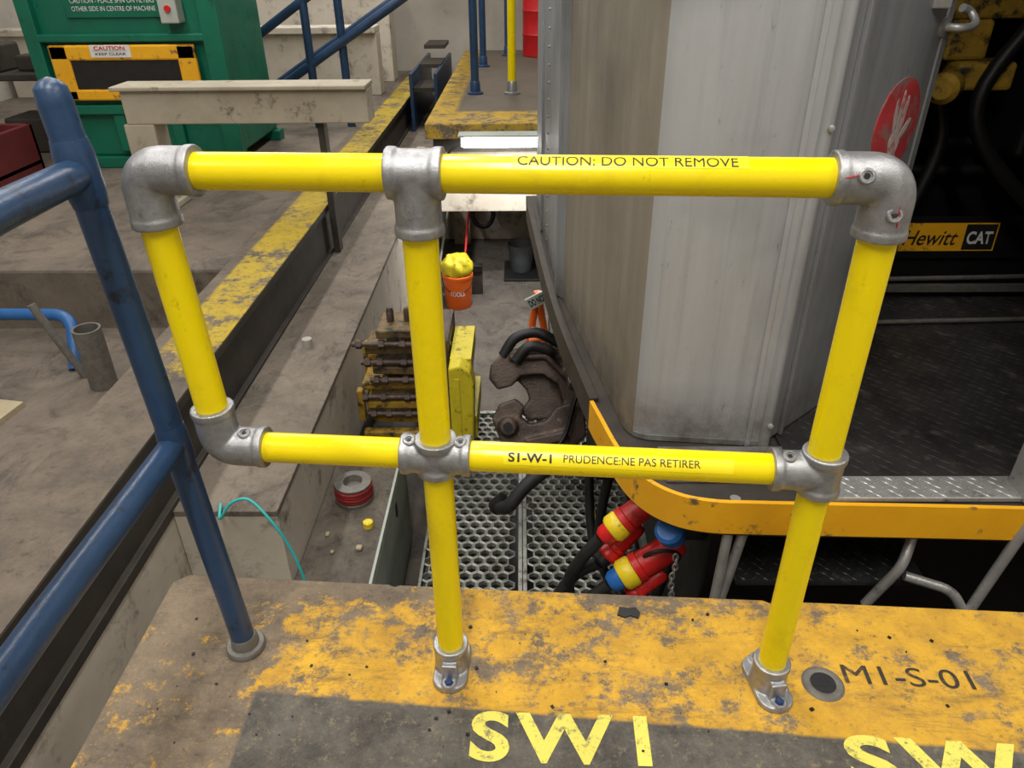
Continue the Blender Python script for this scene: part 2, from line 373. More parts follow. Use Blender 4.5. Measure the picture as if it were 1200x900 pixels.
def patch(name,x0,x1,z0,z1,r,p0,p1):
    bm=bmesh.new(); n=16; a=[];b=[]
    for i in range(n+1):
        ph=math.radians(p0+(p1-p0)*i/n); d=(nf*math.cos(ph)+Zv*math.sin(ph))*r
        a.append(bm.verts.new(rp(x0,z0)+d)); b.append(bm.verts.new(rp(x1,z1)+d))
    for i in range(n): bm.faces.new((a[i],b[i],b[i+1],a[i+1]))
    return mk(name,bm,LABY,R,True)
zl=lambda x:ZL-.004*(x-XC)/(XR1-XC)
patch('caution_label',-.012,.31,ZT,ZT,TR+.0004,38,96); patch('bilingual_label',-.03,.36,zl(-.03),zl(.36),TR+.0004,10,66)
ul=(rp(XR1,ZL-.004)-rp(XC,ZL)).normalized()
text('caution_text','CAUTION: DO NOT REMOVE',.300,.0165,wrap(rp(-.004,ZT),ud,TR+.001,math.radians(42)),INK,R,0,5)
text('rail_id_text','S1-W-1',.075,.0165,wrap(rp(-.022,zl(-.022)),ul,TR+.001,math.radians(22)),BLK,R,.025,5)
text('prudence_text','PRUDENCE:NE PAS RETIRER',.232,.0135,wrap(rp(.073,zl(.073)),ul,TR+.001,math.radians(27)),INK,R,0,5)
# ------------------------------------------------------------------ blue pipe railing
Bq=empty('blue_pipe_railing')
b0=V((-.614,1.104,0)); b1=V((-.668,1.104,1.165))
bm=bmesh.new(); add_tube(bm,[b0+Zv*.003,b0+(b1-b0)*.985,b1+Zv*.004,b1+Zv*.013,b1+Zv*.018],[.0245,.0245,.0225,.014,.003],32)
mk('post',bm,BLUE,Bq,True)
j1=b0+(b1-b0)*.90; j2=b0+(b1-b0)*.475
tube('upper_rail',[j1,V((-.64,.86,1.06)),V((-.60,.3,1.06)),V((-.60,-1.0,1.06))],.024,BLUE,Bq,32)
tube('lower_rail',[j2,V((-.652,.70,.55)),V((-.655,.3,.55)),V((-.655,-1.0,.55))],.024,BLUE,Bq,32)
lathe('weld_collar',[(.0255,-.05),(.029,-.03),(.029,.03),(.0255,.05)],j1,b1-b0,BLUE,Bq)
lathe('weld_collar_2',[(.0252,-.04),(.0275,-.02),(.0275,.02),(.0252,.04)],j2,b1-b0,BLUE,Bq)
lathe('base_flange',[(.042,.0005),(.042,.010),(.039,.014),(.030,.015),(.028,.035),(.025,.04)],b0,(0,0,1),GALVD,Bq,40)
tube('rear_post',[(-.655,-.9,0),(-.63,-.9,1.06)],.024,BLUE,Bq)
# ------------------------------------------------------------------ locomotive
L=empty('locomotive')
def strip(name,P,z0,z1,mat,th=.02,par=None):
    P=[V((p[0],p[1],0)) for p in P]; nr=[]
    for i in range(len(P)):
        t=(P[min(i+1,len(P)-1)]-P[max(i-1,0)]).normalized(); nr.append(V((t.y,-t.x,0)))
    bm=bmesh.new(); rings=[]
    for p,n in zip(P,nr):
        o=p; q=p-n*th
        rings.append([bm.verts.new((o.x,o.y,z0)),bm.verts.new((o.x,o.y,z1)),bm.verts.new((q.x,q.y,z1)),bm.verts.new((q.x,q.y,z0))])
    for a,b in zip(rings,rings[1:]):
        for k in range(4): bm.faces.new((a[k],b[k],b[(k+1)%4],a[(k+1)%4]))
    bm.faces.new(rings[0]); bm.faces.new(rings[-1][::-1])
    return mk(name,bm,mat,par or L,True)
HT=2.7
fil=fillet([(.185,3.0,0),(.335,1.915,0),(.74,1.872,0)],.08,14)
k=9
left=[(.185,3.0)]+[(p.x,p.y) for p in fil[1:k]]; frontp=[(p.x,p.y) for p in fil[k-1:]]
strip('side_body_panel',left,0.0,HT,SKINB); strip('front_body_panel',frontp,0.0,HT,SKIN)
strip('rear_flange_panel',[(.095,4.35),(.14,3.5),(.165,3.02),(.185,3.0)],.0,HT,SKIND)
strip('rear_side',[(.095,4.35),(.6,4.4)],0,HT,SKIND)
boxes('rear_flange_ribs',[((.150,3.02,0),(.19,3.06,HT)),((.105,3.9,0),(.15,3.95,HT))],SKIND,L,.004)
bm=bmesh.new()
for i in range(34):
    z=.06+i*.075
    for q,dr in (((.163,3.12,z),(-1,-.1,0)),((.128,3.6,z),(-1,-.1,0))): add_lathe(bm,[(.006,-.004),(.006,.002),(.003,.005)],q,dr,8)
mk('rivets',bm,SKIND,L,True)
tube('corner_post',[(.748,1.882,0),(.748,1.882,HT)],.020,SKIN,L)
box('seam_strip',(.69,1.868,.0),(.705,1.884,HT),SKIN,L,.002)
strip('body_base_weld',[(p[0],p[1]-.004) for p in frontp],.0,.018,SKIND,.014)
bm=bmesh.new()
for z in (.08,.95): add_lathe(bm,[(.009,-.004),(.009,.004),(.006,.006)],(.755,1.862,z),(0,-1,0),12)
mk('front_bolts',bm,BRIGHT,L,True)
dO=V((.768,1.89,0)); dE=V((1.175,2.25,0)); du=(dE-dO).normalized(); dn=V((du.y,-du.x,0)); dl=(dE-dO).length
prism('door_leaf',[(0,.01),(dl-.02,.01),(dl,.03),(dl,2.3),(0,2.3)],-.018,.0,SKIND,L,.006,(dO,du,Zv,dn))
prism('door_edge_trim',[(dl-.03,.01),(dl+.004,.01),(dl+.004,2.3),(dl-.03,2.3)],-.024,.006,SKIND,L,.004,(dO,du,Zv,dn))
prism('door_inner_rib',[(.05,.01),(.065,.01),(.065,2.3),(.05,2.3)],0,.012,SKIND,L,.002,(dO,du,Zv,dn))
lathe('door_emblem',[(.128,.0),(.128,.003)],dO+du*(dl*.67)+Zv*.90,dn,grunge('worn_red_decal',(196,66,70),(160,52,56),8,.5,0,(140,112,110),(.50,.60),10),L,64)
ec=dO+du*(dl*.67)+Zv*.90+dn*.0045
def ell(cx,cy,a,b,rot,n=20):
    return [(cx+a*math.cos(t)*math.cos(rot)-b*math.sin(t)*math.sin(rot),cy+a*math.cos(t)*math.sin(rot)+b*math.sin(t)*math.cos(rot)) for t in [2*math.pi*i/n for i in range(n)]]
GLV=grunge('worn_white_decal',(206,196,194),(176,160,158),10,.5,0,(170,100,98),(.50,.60),14)
for i,(cx,cy,a,b,ro) in enumerate([(0,-.045,.034,.04,0),(-.025,.03,.010,.05,.15),(0,.04,.010,.056,0),(.024,.03,.010,.05,-.15),(.05,-.01,.010,.035,-.8),(0,-.085,.028,.014,0)]):
    prism('emblem_hand_%d'%i,ell(cx,cy,a,b,ro),0,.0008*(1+i*.2),GLV,L,0,(ec,du,Zv,dn))
lp=dO+du*(dl-.03)+Zv*1.14
tube('door_latch',spline([lp+dn*.0,lp+dn*.04+du*.01,lp+dn*.05+du*.05,lp+dn*.045+du*.09+Zv*.01,lp+dn*.02+du*.10+Zv*.035,lp+dn*.01+du*.07+Zv*.045]),.011,BRIGHT,L)
lathe('latch_plate',[(.026,0),(.026,.006),(.018,.009)],lp,dn,BRIGHT,L,24)
boxes('door_hinge_plate',[(lp+V((-.08,-.075,.05)),lp+V((-.03,-.06,.12)))],BRIGHT,L,.004)
edge=[(.030,4.42),(.125,3.0),(.215,2.25),(.255,2.02),(.295,1.84),(.345,1.72),(.42,1.64),(.52,1.60),(.70,1.588),(1.40,1.565),(2.9,1.50)]
sm=[(p.x,p.y) for p in spline([(a,b,0) for a,b in edge],6)]
prism('deck_plate',[(p[0]+.012,p[1]+.012) for p in sm]+[(2.9,4.6),(.03,4.6)],-.06,-.004,STEELD,L)
i1=[i for i,p in enumerate(sm) if p[1]<2.15][0]
strip('front_sill_band',sm[i1:],-.108,.004,ORY,.014)
strip('side_sill_band',sm[:i1+1],-.10,.012,STEELD,.03)
strip('sill_bottom_flange',[(p[0]+.004,p[1]+.006) for p in sm[i1:]],-.118,-.108,STEELD,.06)
def lugs(name,x0,x1,y0,y1,z,mat,sp=.036,par=None):
    bm=bmesh.new(); j=0; y=y0
    while y<y1:
        x=x0+(sp/2 if j%2 else 0); i=0
        while x<x1:
            a=math.radians(45 if (i+j)%2 else -45); u=V((math.cos(a),math.sin(a),0)); w=V((-u.y,u.x,0)); c=V((x,y,z)); l,ww=sp*.42,sp*.12
            vs=[bm.verts.new(c+q) for q in (u*l,w*ww,-u*l,-w*ww)]; t=bm.verts.new(c+Zv*.0026); 
            for k2 in range(4): bm.faces.new((vs[k2],vs[(k2+1)%4],t))
            x+=sp; i+=1
        y+=sp*.62; j+=1
    return mk(name,bm,mat,par)
DP=grunge('diamond_plate_dark',(74,72,70),(46,45,45),5,.36,.4,(108,102,94),(.56,.72),9)
box('cab_floor',(.80,1.70,-.03),(2.7,4.2,.006),DP,L)
lugs('cab_floor_lugs',.84,2.4,1.73,3.6,.0062,DP,.042,L)
box('door_threshold',(.79,1.60,.0),(1.50,1.70,.016),BRIGHT,L,.003)
lugs('threshold_lugs',.81,1.48,1.612,1.69,.0162,BRIGHT,.03,L)
box('front_step_plate',(.42,1.69,.0),(.80,1.86,.006),SKIND,L)
box('door_jamb',(1.385,1.59,.0),(1.47,1.68,HT),BRIGHT,L,.006)
strip('right_front_panel',[(1.47,1.63),(2.9,1.55)],0,HT,SKIN)
boxes('cab_shell',[((2.85,1.6,0),(2.9,4.6,HT)),((.2,4.36,.0),(2.9,4.41,HT)),((.76,1.95,HT-.02),(2.9,4.6,HT+.03)),((.22,3.0,HT-.02),(.8,4.4,HT+.03)),((.40,1.95,HT-.02),(.8,3.0,HT+.03)),((.80,1.60,HT-.35),(2.9,1.95,HT+.03))],BLACKI,L)  # upper slabs: unseen roof, added to keep ceiling light out of the cab
I=[((1.55,3.02,.02),(2.8,3.6,.22)),((1.42,3.25,.22),(2.8,4.2,.62)),((1.25,3.5,.0),(1.6,4.2,1.5)),((1.9,2.9,.62),(2.8,4.2,1.8)),((1.5,3.6,.9),(2.2,4.0,1.3))]
boxes('engine_blocks',I,BLACKI,L,.02)
tubes('engine_pipes',[spline([(1.3,3.4,1.3),(1.5,3.2,1.1),(1.7,3.1,.7),(1.62,3.05,.3)]),spline([(1.9,2.95,1.2),(1.7,2.9,.8),(2.0,2.85,.45),(2.3,2.8,.3)]),[(1.3,3.45,.2),(1.3,3.45,1.6)],[(1.42,3.2,.5),(2.4,3.2,.5)],[(1.42,3.2,.62),(2.4,3.2,.62)]],.028,BLACKI,L)
boxes('engine_yellow_covers',[((1.55,3.0,1.10),(1.95,3.4,1.22)),((1.62,2.95,.86),(1.84,3.1,.96)),((1.58,3.0,.96),(1.74,3.2,1.10))],MYEL,L,.015)
lathe('engine_yellow_filter',[(.05,0),(.055,.02),(.055,.12),(.035,.14)],(1.62,2.98,.88),(-.6,-.8,0),MYEL,L)
tubes('interior_rails',[[(1.36,2.98,.09),(2.6,2.98,.11)],[(1.3,2.7,.02),(2.6,2.75,.02)]],.010,GALVD,L)
box('interior_floor_bar',(1.35,2.96,.04),(2.4,2.985,.07),GALVD,L)
tube('interior_hose',spline([(1.95,2.6,.75),(1.88,2.5,.6),(1.93,2.45,.35),(2.1,2.4,.3)]),.014,BLK,L)
st=(V((1.60,2.995,.215)),V((1,0,0)),V((0,.05,1)).normalized(),V((0,-1,.05)).normalized())
box('sticker_backing',(1.48,3.0,.18),(2.15,3.018,.36),BLACKI,L)
prism('sticker_yellow',[(0,0),(.40,0),(.40,.12),(0,.12)],0,.003,ORY,L,0,st)
prism('sticker_black',[(.265,.006),(.393,.006),(.393,.114),(.265,.114)],.003,.005,BLK,L,0,st)
text('sticker_cat_text','CAT',.105,.055,lambda s,t:st[0]+st[1]*(.276+s)+st[2]*(.03+t)+st[3]*.0058,PLASTW,L,.03)
text('sticker_script_text','Hewitt',.22,.065,lambda s,t:st[0]+st[1]*(.01+s+t*.25)+st[2]*(.025+t)+st[3]*.0038,BLK,L,.01)
boxes('underframe',[((.62,1.85,-1.2),(2.8,4.3,-.06)),((.30,2.4,-.55),(.62,4.3,-.06))],BLACKI,L,.01)
DPb=grunge('dark_step_plate',(56,58,58),(38,38,39),5,.4,.4,(90,90,88),(.58,.7),9)
box('lower_step',(.66,1.64,-.36),(1.24,1.95,-.345),DPb,L); lugs('lower_step_lugs',.68,1.22,1.655,1.9,-.3448,DPb,.034,L)
tubes('grab_irons',[fillet([(.60,1.62,.0),(.585,1.60,-.42),(.56,1.64,-.50)],.05),[(.65,1.62,-.05),(.60,1.61,-.45)],[(1.43,1.57,.10),(1.33,1.56,-.42)],fillet([(1.16,1.66,-.16),(1.12,1.60,-.24),(1.06,1.62,-.42)],.04),fillet([(1.15,1.62,-.30),(1.28,1.58,-.32),(1.33,1.56,-.40)],.04)],.015,BRIGHT,L)
# coupler head: arched guard arm, knuckle jaw with pin boss, shank into draft gear
cfr=(V((.09,3.72,-.93)),V((1,0,0)),V((0,.5,.866)),V((0,-.866,.5)))
def pp(L_): return [((x-620)/190,(440-y)/190) for x,y in L_]
bm=bmesh.new()
add_prism(bm,pp([(568,408),(582,394),(606,386),(634,386),(660,396),(676,418),(680,452),(672,480),(652,486),(640,470),(650,450),(644,430),(626,418),(602,420),(592,432),(576,436),(566,424)]),-.16,.02,cfr)
add_prism(bm,pp([(570,468),(578,452),(596,446),(606,454),(602,466),(612,474),(630,470),(640,456),(656,450),(672,460),(674,486),(656,504),(630,514),(600,508),(580,494)]),-.04,.12,cfr)
add_prism(bm,pp([(596,424),(626,420),(648,434),(650,456),(634,470),(612,472),(600,462),(612,448),(608,436)]),-.26,-.08,cfr)
add_box(bm,(.18,3.80,-1.08),(.42,4.5,-.72))
o_,u_,v_,n_=[V(q) for q in cfr]
def cpt(x,y,d): return o_+u_*((x-620)/190)+v_*((440-y)/190)+n_*d
add_lathe(bm,[(.050,-.06),(.055,.0),(.055,.15),(.045,.17)],cpt(588,476,0),n_,24)
add_lathe(bm,[(.06,-.06),(.065,.0),(.065,.05),(.05,.07)],cpt(660,416,0),n_,24)
add_prism(bm,pp([(606,490),(650,480),(654,490),(610,502)]),.10,.15,cfr)
add_tube(bm,[cpt(590,400,.03),cpt(630,398,.05),cpt(662,430,.04)],.022,12)
cast(mk('coupler_head',bm,RUST,L,True),.009,3)
bm=bmesh.new()
add_lathe(bm,[(.028,.172),(.028,.176)],cpt(588,476,0),n_,20); add_lathe(bm,[(.03,.072),(.03,.076)],cpt(660,416,0),n_,20)
mk('coupler_hole_shade_discs',bm,BLACKI,L)  # flat black discs paint the shade of open pin holes
tubes('coupler_rubber_guard',[spline([cpt(582,398,.0),cpt(596,378,.02),cpt(620,372,.02),cpt(646,384,0)]),spline([cpt(596,404,.06),cpt(612,388,.08),cpt(636,392,.06)])],.032,BLK,L,14)
tube('coupler_lift_lever',spline([cpt(690,400,.1),cpt(664,440,.14),cpt(652,480,.16),cpt(640,500,.18)]),.012,BLACKI,L)
tubes('air_hoses',[spline([(.34,3.2,-.2),(.26,3.1,-.5),(.26,3.4,-.6),(.3,3.8,-.5),(.36,4.0,-.3)]),spline([(.38,3.0,-.2),(.32,2.8,-.7),(.34,2.6,-1.1),(.45,2.4,-1.2)]),spline([(.42,2.5,-.3),(.34,2.45,-.8),(.40,2.5,-1.2),(.6,2.5,-1.3)])],.022,BLK,L,12)
# ------------------------------------------------------------------ power cables and plugs
PC=empty('power_cable_plugs'); PC.location=(.065,0,0)
def plug(a,b,r,cols):
    a=V(a);b=V(b);d=(b-a);l=d.length
    lathe('plug_body',[(r*.7,0),(r*.9,l*.04),(r,l*.1),(r,l*.55),(r*1.12,l*.56),(r*1.12,l*.64),(r,l*.65)],a,d,cols[0],PC)
    lathe('plug_collar',[(r*1.04,l*.65),(r*1.15,l*.68),(r*1.15,l*.8),(r*.98,l*.84)],a,d,cols[1],PC)
    lathe('plug_gland',[(r*.85,l*.84),(r*.8,l*.95),(r*.55,l*1.0)],a,d,cols[2],PC)
plug((.40,1.92,-.22),(.20,1.86,-.37),.043,(REDPL,YELPL,REDPL))
plug((.47,1.86,-.38),(.23,1.80,-.52),.047,(REDPL,YELPL,BLUEPL))
plug((.34,1.95,-.38),(.20,1.88,-.50),.038,(REDPL,REDPL,BLK))
plug((.42,1.84,-.50),(.28,1.80,-.60),.030,(REDPL,REDPL,BLK))
lathe('blue_socket',[(.036,0),(.044,.01),(.044,.06),(.034,.07)],(.405,1.74,-.25),(-.3,-.4,.7),BLUEPL,PC)
tube('black_guard_loop',[V((.40,1.82,-.42))+V((.06*math.cos(t),-.03*math.sin(t),.06*math.sin(t))) for t in [2*math.pi*k/24 for k in range(25)]],.007,BLK,PC,8)
boxes('socket_box',[((.43,1.9,-.42),(.58,2.02,-.2)),((.40,1.74,-.30),(.44,1.95,-.26))],BLK,PC,.01)
tubes('power_cables',[spline([(.20,1.86,-.37),(.14,1.86,-.46),(.10,1.9,-.62),(.14,2.0,-.9),(.2,2.2,-1.4)]),spline([(.23,1.80,-.52),(.16,1.80,-.60),(.08,1.84,-.75),(.05,1.95,-1.1),(.1,2.1,-1.45)]),spline([(.20,1.88,-.50),(.12,1.9,-.58),(.05,1.9,-.72),(.04,1.95,-.9)]),spline([(.55,2.0,-.25),(.5,2.0,-.5),(.42,2.0,-.9),(.45,2.2,-1.4)]),spline([(.45,1.85,-.7),(.6,1.8,-.62),(.75,1.75,-.7),(.9,1.8,-.9)])],.022,BLK,PC,12)
tube('thick_hose',spline([(-.165,2.30,-.60),(-.12,2.25,-.56),(-.04,2.28,-.47),(.08,2.32,-.40),(.24,2.4,-.42),(.36,2.45,-.5)]),.028,BLK,PC,16)
lathe('hose_coupling',[(.022,-.05),(.036,-.045),(.036,.0),(.03,.02)],(-.165,2.30,-.60),(-.5,0,-.5),BLACKI,PC)
bm=bmesh.new()
for i in range(16):
    c=V((.43+.004*math.sin(i),1.76,-.36-.021*i)); a=(i%2)*math.pi/2; u=V((math.cos(a),math.sin(a),0))
    P=[c+u*.008*math.cos(t)+Zv*.015*math.sin(t) for t in [2*math.pi*k/12 for k in range(13)]]
    add_tube(bm,P,.0032,6)
mk('chain',bm,BRIGHT,PC,True)
# ------------------------------------------------------------------ perforated walkway
G=empty('perforated_steel_walkway')
GM=grunge('perforated_steel',(160,162,154),(120,122,114),6,.42,.3,(76,72,66),(.52,.66),9)
def perf(name,x0,x1,y0,y1,z,p):
    bm=bmesh.new(); r=p*.42; R6=p/math.sqrt(3); row=0; y=y0
    while y<y1:
        x=x0+(p/2 if row%2 else 0)
        while x<x1:
            o=[];i_=[];l=[]
            for k in range(6):
                a=math.pi/6+k*math.pi/3
                o.append(bm.verts.new((x+R6*math.cos(a),y+R6*math.sin(a),z))); i_.append(bm.verts.new((x+r*math.cos(a),y+r*math.sin(a),z+.004))); l.append(bm.verts.new((x+r*.97*math.cos(a),y+r*.97*math.sin(a),z-.02)))
            for k in range(6):
                bm.faces.new((o[k],o[(k+1)%6],i_[(k+1)%6],i_[k])); bm.faces.new((i_[k],i_[(k+1)%6],l[(k+1)%6],l[k]))
            x+=p
        y+=p*.866; row+=1
    bmesh.ops.remove_doubles(bm,verts=bm.verts,dist=.0008)
    return mk(name,bm,GM,G)
perf('panel_a',-.50,-.045,2.0,4.35,-1.5,.066); perf('panel_b',.06,.62,2.0,4.35,-1.5,.066)
boxes('frame',[((-.54,1.95,-1.56),(-.525,4.4,-1.49)),((-.02,1.95,-1.56),(.0,4.4,-1.492)),((.005,1.95,-1.56),(.025,4.4,-1.492)),((.66,1.95,-1.56),(.69,4.4,-1.49)),((-.54,4.37,-1.56),(.69,4.4,-1.49)),((-.54,1.95,-1.56),(.69,1.98,-1.49))],GM,G)
boxes('walkway_legs',[((-.53,2.0,FL),(-.5,2.05,-1.5)),((.63,2.0,FL),(.66,2.05,-1.5)),((-.53,4.3,FL),(-.5,4.35,-1.5)),((.63,4.3,FL),(.66,4.35,-1.5))],STEELD,G)
box('walkway_dark_backing',(-.54,1.9,-1.80),(.9,4.4,-1.78),BLACKI,G)  # black sheet added under the grate so its perforations show dark
box('yellow_marking_tape',(.40,2.9,-1.493),(.425,3.8,-1.489),MYELB,G)
# ------------------------------------------------------------------ electrical cabinet in the pit
E=empty('electrical_cabinet')
box('cabinet_body',(-1.045,2.1,FL),(-.70,3.55,-1.17),GREYP,E,.008)
box('cabinet_lid',(-1.045,2.08,-1.17),(-.69,3.57,-1.15),concrete('cabinet_dirty_top',(112,104,92),(76,70,63),(46,42,40),5),E,.004)
boxes('cabinet_lid_edge',[((-.70,2.08,-1.185),(-.685,3.57,-1.146)),((-1.045,2.07,-1.185),(-.685,2.085,-1.146))],GREYP,E,.003)
boxes('cabinet_latches',[((-.70,2.5,-1.35),(-.685,2.53,-1.27)),((-.70,3.1,-1.35),(-.685,3.13,-1.27))],BLK,E,.002)
box('cabinet_door',(-.702,2.25,-1.8),(-.692,3.45,-1.22),GREYP,E,.004)
RS=empty('cable_reel')
lathe('reel_base',[(.098,0),(.098,.018),(.08,.028),(.075,.09),(.094,.10),(.094,.11),(.05,.115),(.04,.08),(.01,.08)],(-.88,3.02,-1.149),(0,0,1),GALVD,RS)
tubes('red_cable',[[V((-.88+rr*math.cos(t),3.02+rr*math.sin(t),-1.118+h*.018)) for t in [2*math.pi*k/32 for k in range(33)]] for h,rr in ((0,.088),(1,.091),(2,.088),(3,.090))],.010,REDC,RS,8)
boxes('cabinet_debris',[((-.80,2.62,-1.149),(-.77,2.65,-1.13)),((-.92,2.6,-1.149),(-.9,2.62,-1.135)),((-.97,2.72,-1.149),(-.95,2.75,-1.135))],TAN,None,.006)
lathe('yellow_bottle_cap',[(.025,0),(.025,.03),(.018,.035)],(-.77,2.80,-1.15),(0,0,1),YELPL)
tube('cyan_hose',spline([(-1.30,2.45,-.715),(-1.26,2.34,-.70),(-1.20,2.34,-.62),(-1.12,2.34,-.60),(-1.03,2.3,-.68),(-.97,2.28,-.80),(-.93,2.26,-.95),(-.92,2.26,-1.13)]),.006,CYAN)
# ------------------------------------------------------------------ yellow hydraulic press beside coupler
Hy=empty('yellow_coupler_press')
B_=[]
for i in range(6):
    z=-.54-i*.118; dx=(.10,.02,.06,-.02,.0,.02)[i]
    B_.append(((-.93+dx,3.72+.03*(i%2),z-.026),(-.60,3.98,z+.026),Matrix.Rotation(.03*(i%3-1),3,'Y')))
boxes('stacked_bars',B_[3:],MYEL,Hy,.01)
boxes('stacked_bars_brown',B_[:3],grunge('brown_greasy_steel',(128,106,66),(88,72,48),8,.5,.1,(40,34,28),(.5,.62),14),Hy,.01)
boxes('back_frame',[((-.66,3.98,-1.27),(-.58,4.15,-.48)),((-.98,3.98,-1.27),(-.93,4.08,-.75)),((-.96,3.68,-1.27),(-.56,3.74,-1.18)),((-.96,3.98,-.86),(-.56,4.05,-.80)),((-.98,3.70,-1.12),(-.94,3.76,-.90))],MYEL,Hy,.01)
tubes('rods',[[(-.97+.04*(i%3),3.72,-.60-.118*i),(-.40,3.72,-.60-.118*i)] for i in range(5)],.016,RUST,Hy)
bm=bmesh.new()
for i in range(5):
    for x in (-.93+.04*(i%3),-.80-.02*(i%2),-.68,-.5): add_lathe(bm,[(.028,-.016),(.028,.016)],(x,3.72,-.60-.118*i),(1,0,0),6)
for x in (-.76,-.66): add_lathe(bm,[(.022,0),(.022,.06),(.014,.08)],(x,3.85,-.51),(0,0,1),10)
mk('rod_nuts',bm,RUST,Hy,True)
prism('face_plate',[(-1.22,-.40),(-1.22,-.28),(-.72,-.26),(-.64,-.28),(-.60,-.34),(-.62,-.40)],3.46,3.58,MYELB,Hy,.012,(V((0,0,0)),Zv,V((1,0,0)),V((0,1,0))))
boxes('face_plate_ribs',[((-.40,3.58,-1.15),(-.26,4.05,-1.0)),((-.40,3.58,-.74),(-.28,4.0,-.62)),((-.37,3.455,-1.16),(-.34,3.46,-.68))],MYELB,Hy,.010)
boxes('press_body',[((-.56,3.66,-1.22),(-.41,4.1,-.55)),((-.40,3.6,-.98),(-.30,4.0,-.76))],RUST,Hy,.02)
PS=empty('press_support_stand')
boxes('stand_frame',[((-.95,3.8,FL),(-.88,4.1,-1.34)),((-.64,3.8,FL),(-.57,4.1,-1.34)),((-1.02,3.66,-1.34),(-.56,4.15,-1.272))],BLACKI,PS,.01)
# ------------------------------------------------------------------ pit clutter
BK=empty('orange_bucket')
bc=V((-.66,7.12,FL))
lathe('bucket_shell',[(.128,.0),(.132,.01),(.150,.33),(.160,.335),(.160,.36),(.150,.365),(.143,.36),(.125,.02)],bc,(0,0,1),ORANGE,BK,40)
tube('bucket_handle',[bc+V((.158*math.cos(t),-.04-.10*math.sin(t),.33-.14*math.sin(t))) for t in [math.pi*k/16 for k in range(17)]],.004,BLK,BK,8)
text('bucket_text','TOOLS',.16,.05,lambda s,t:bc+V((.147*math.sin((s-.08)/.147),-.149*math.cos((s-.08)/.147),.16+t)),PLASTW,BK,.02,2)
bm=bmesh.new(); bmesh.ops.create_icosphere(bm,subdivisions=4,radius=1)
for v in bm.verts:
    k=1+.13*math.sin(v.co.x*5+v.co.z*4)*math.cos(v.co.y*6)+.06*math.sin(v.co.x*13+v.co.z*3); v.co=bc+V((v.co.x*.17*k,v.co.y*.14*k,v.co.z*.15*k+.42))
mk('yellow_bag',bm,MYELB,BK,True,False)
BR=empty('push_broom')
tube('handle',[(-.62,7.5,-1.6),(-.52,8.3,-.55)],.014,REDP,BR)
boxes('head',[((-.80,7.38,-1.64),(-.42,7.48,-1.56))],BLK,BR,.01)
boxes('bristles',[((-.80,7.40,FL+.0),(-.42,7.46,-1.63))],STEELD,BR)
tube('leaning_pole',[(-.95,7.6,-1.88),(-.72,8.6,-.6)],.014,GREYP)
pb=V((.0,8.05,FL+.03)); PB=empty('metal_pail')
lathe('pail_shell',[(.115,0),(.12,.01),(.15,.30),(.158,.305),(.158,.32),(.148,.315),(.112,.02)],pb,(0,0,1),DKGREY,PB,40)
tube('pail_handle',[pb+V((.155*math.cos(t),-.06*math.sin(t),.30-.14*math.sin(t))) for t in [math.pi*k/16 for k in range(17)]],.004,BLK,PB,8)
box('drip_tray',(-.2,7.75,FL),(.25,8.35,FL+.03),BLK,None,.01)
SJ=empty('orange_floor_jack')
tubes('jack_arms',[[(.02,5.6,FL),(.13,5.5,-1.05)],[(.27,5.6,FL),(.13,5.5,-1.05)],[(.07,5.5,-1.5),(.22,5.5,-1.45)]],.03,ORANGE,SJ)
jr=Matrix.Rotation(-.5,3,'Y')
box('jack_sign',(.04,5.42,-1.14),(.22,5.44,-1.04),GREYP,SJ,0,jr); text('jack_sign_text','DO NOT',.15,.06,lambda s,t:V((.13,5.418,-1.09))+jr@V((s-.075,0,t-.03)),BLK,SJ,.03)
VP=empty('wall_pipe_assembly')
tubes('pipes',[[(-1.0,9.16,-1.15),(.6,9.16,-1.15)],[(-.3,9.16,-1.6),(-.3,9.16,-.4)],[(-.1,9.16,-1.3),(-.1,9.16,-.5)],fillet([(-.9,9.1,-.5),(-.9,9.1,-1.0),(-.5,9.1,-1.0)],.08)],.03,WHITE,VP)
boxes('junction_boxes',[((-.75,9.08,-1.5),(-.5,9.195,-1.2)),((.0,9.05,-.9),(.2,9.195,-.65))],GREYP,VP,.01)
tube('hanging_hose_coil',[V((-.48+.13*math.cos(t),9.0,-1.5+.17*math.sin(t))) for t in [2*math.pi*k/24 for k in range(25)]],.03,BLK,VP)
# ------------------------------------------------------------------ far platform
FP=empty('rear_platform')
def fpm():
    n=N('rear_platform_paint'); x=n.xyz()
    conc=n.mix(n.noise(4,10,.8),srgb(110,100,86),srgb(66,59,52)); yel=n.mix(n.noise(7,8,.7),srgb(206,168,44),srgb(132,106,40))
    e=n.math('MAXIMUM',n.step(x[1],7.75,7.65),n.step(x[0],-.62,-.68))
    m=n.math('MULTIPLY',e,n.step(n.noise(6,10,.85),.56,.50)); return n.fin(n.mix(m,conc,yel),.7)
FPM=fpm()
box('platform_deck',(-.90,7.1,-.19),(4.9,12.95,-.05),FPM,FP,.01)
box('platform_beam',(-.85,7.3,-.35),(4.9,12.95,-.19),STEELD,FP)
boxes('apron_panel',[((-1.04,7.42,-.98),(3.5,7.48,-.35))],WALLC,FP,.004)
boxes('pit_end_bulkhead',[((-1.04,9.2,FL),(3.5,9.4,-.36))],WALLC,FP)
boxes('platform_columns',[((-.85,9.0,FL),(-.65,9.2,-.35)),((-1.04,7.40,FL),(-.96,7.52,-.35))],WALLC,FP)
LF=empty('fluorescent_work_light')
boxes('housing',[((-.58,6.90,-.135),(.35,7.095,-.115)),((-.56,6.98,-.24),(-.52,7.09,-.12))],GREYP,LF,.006)
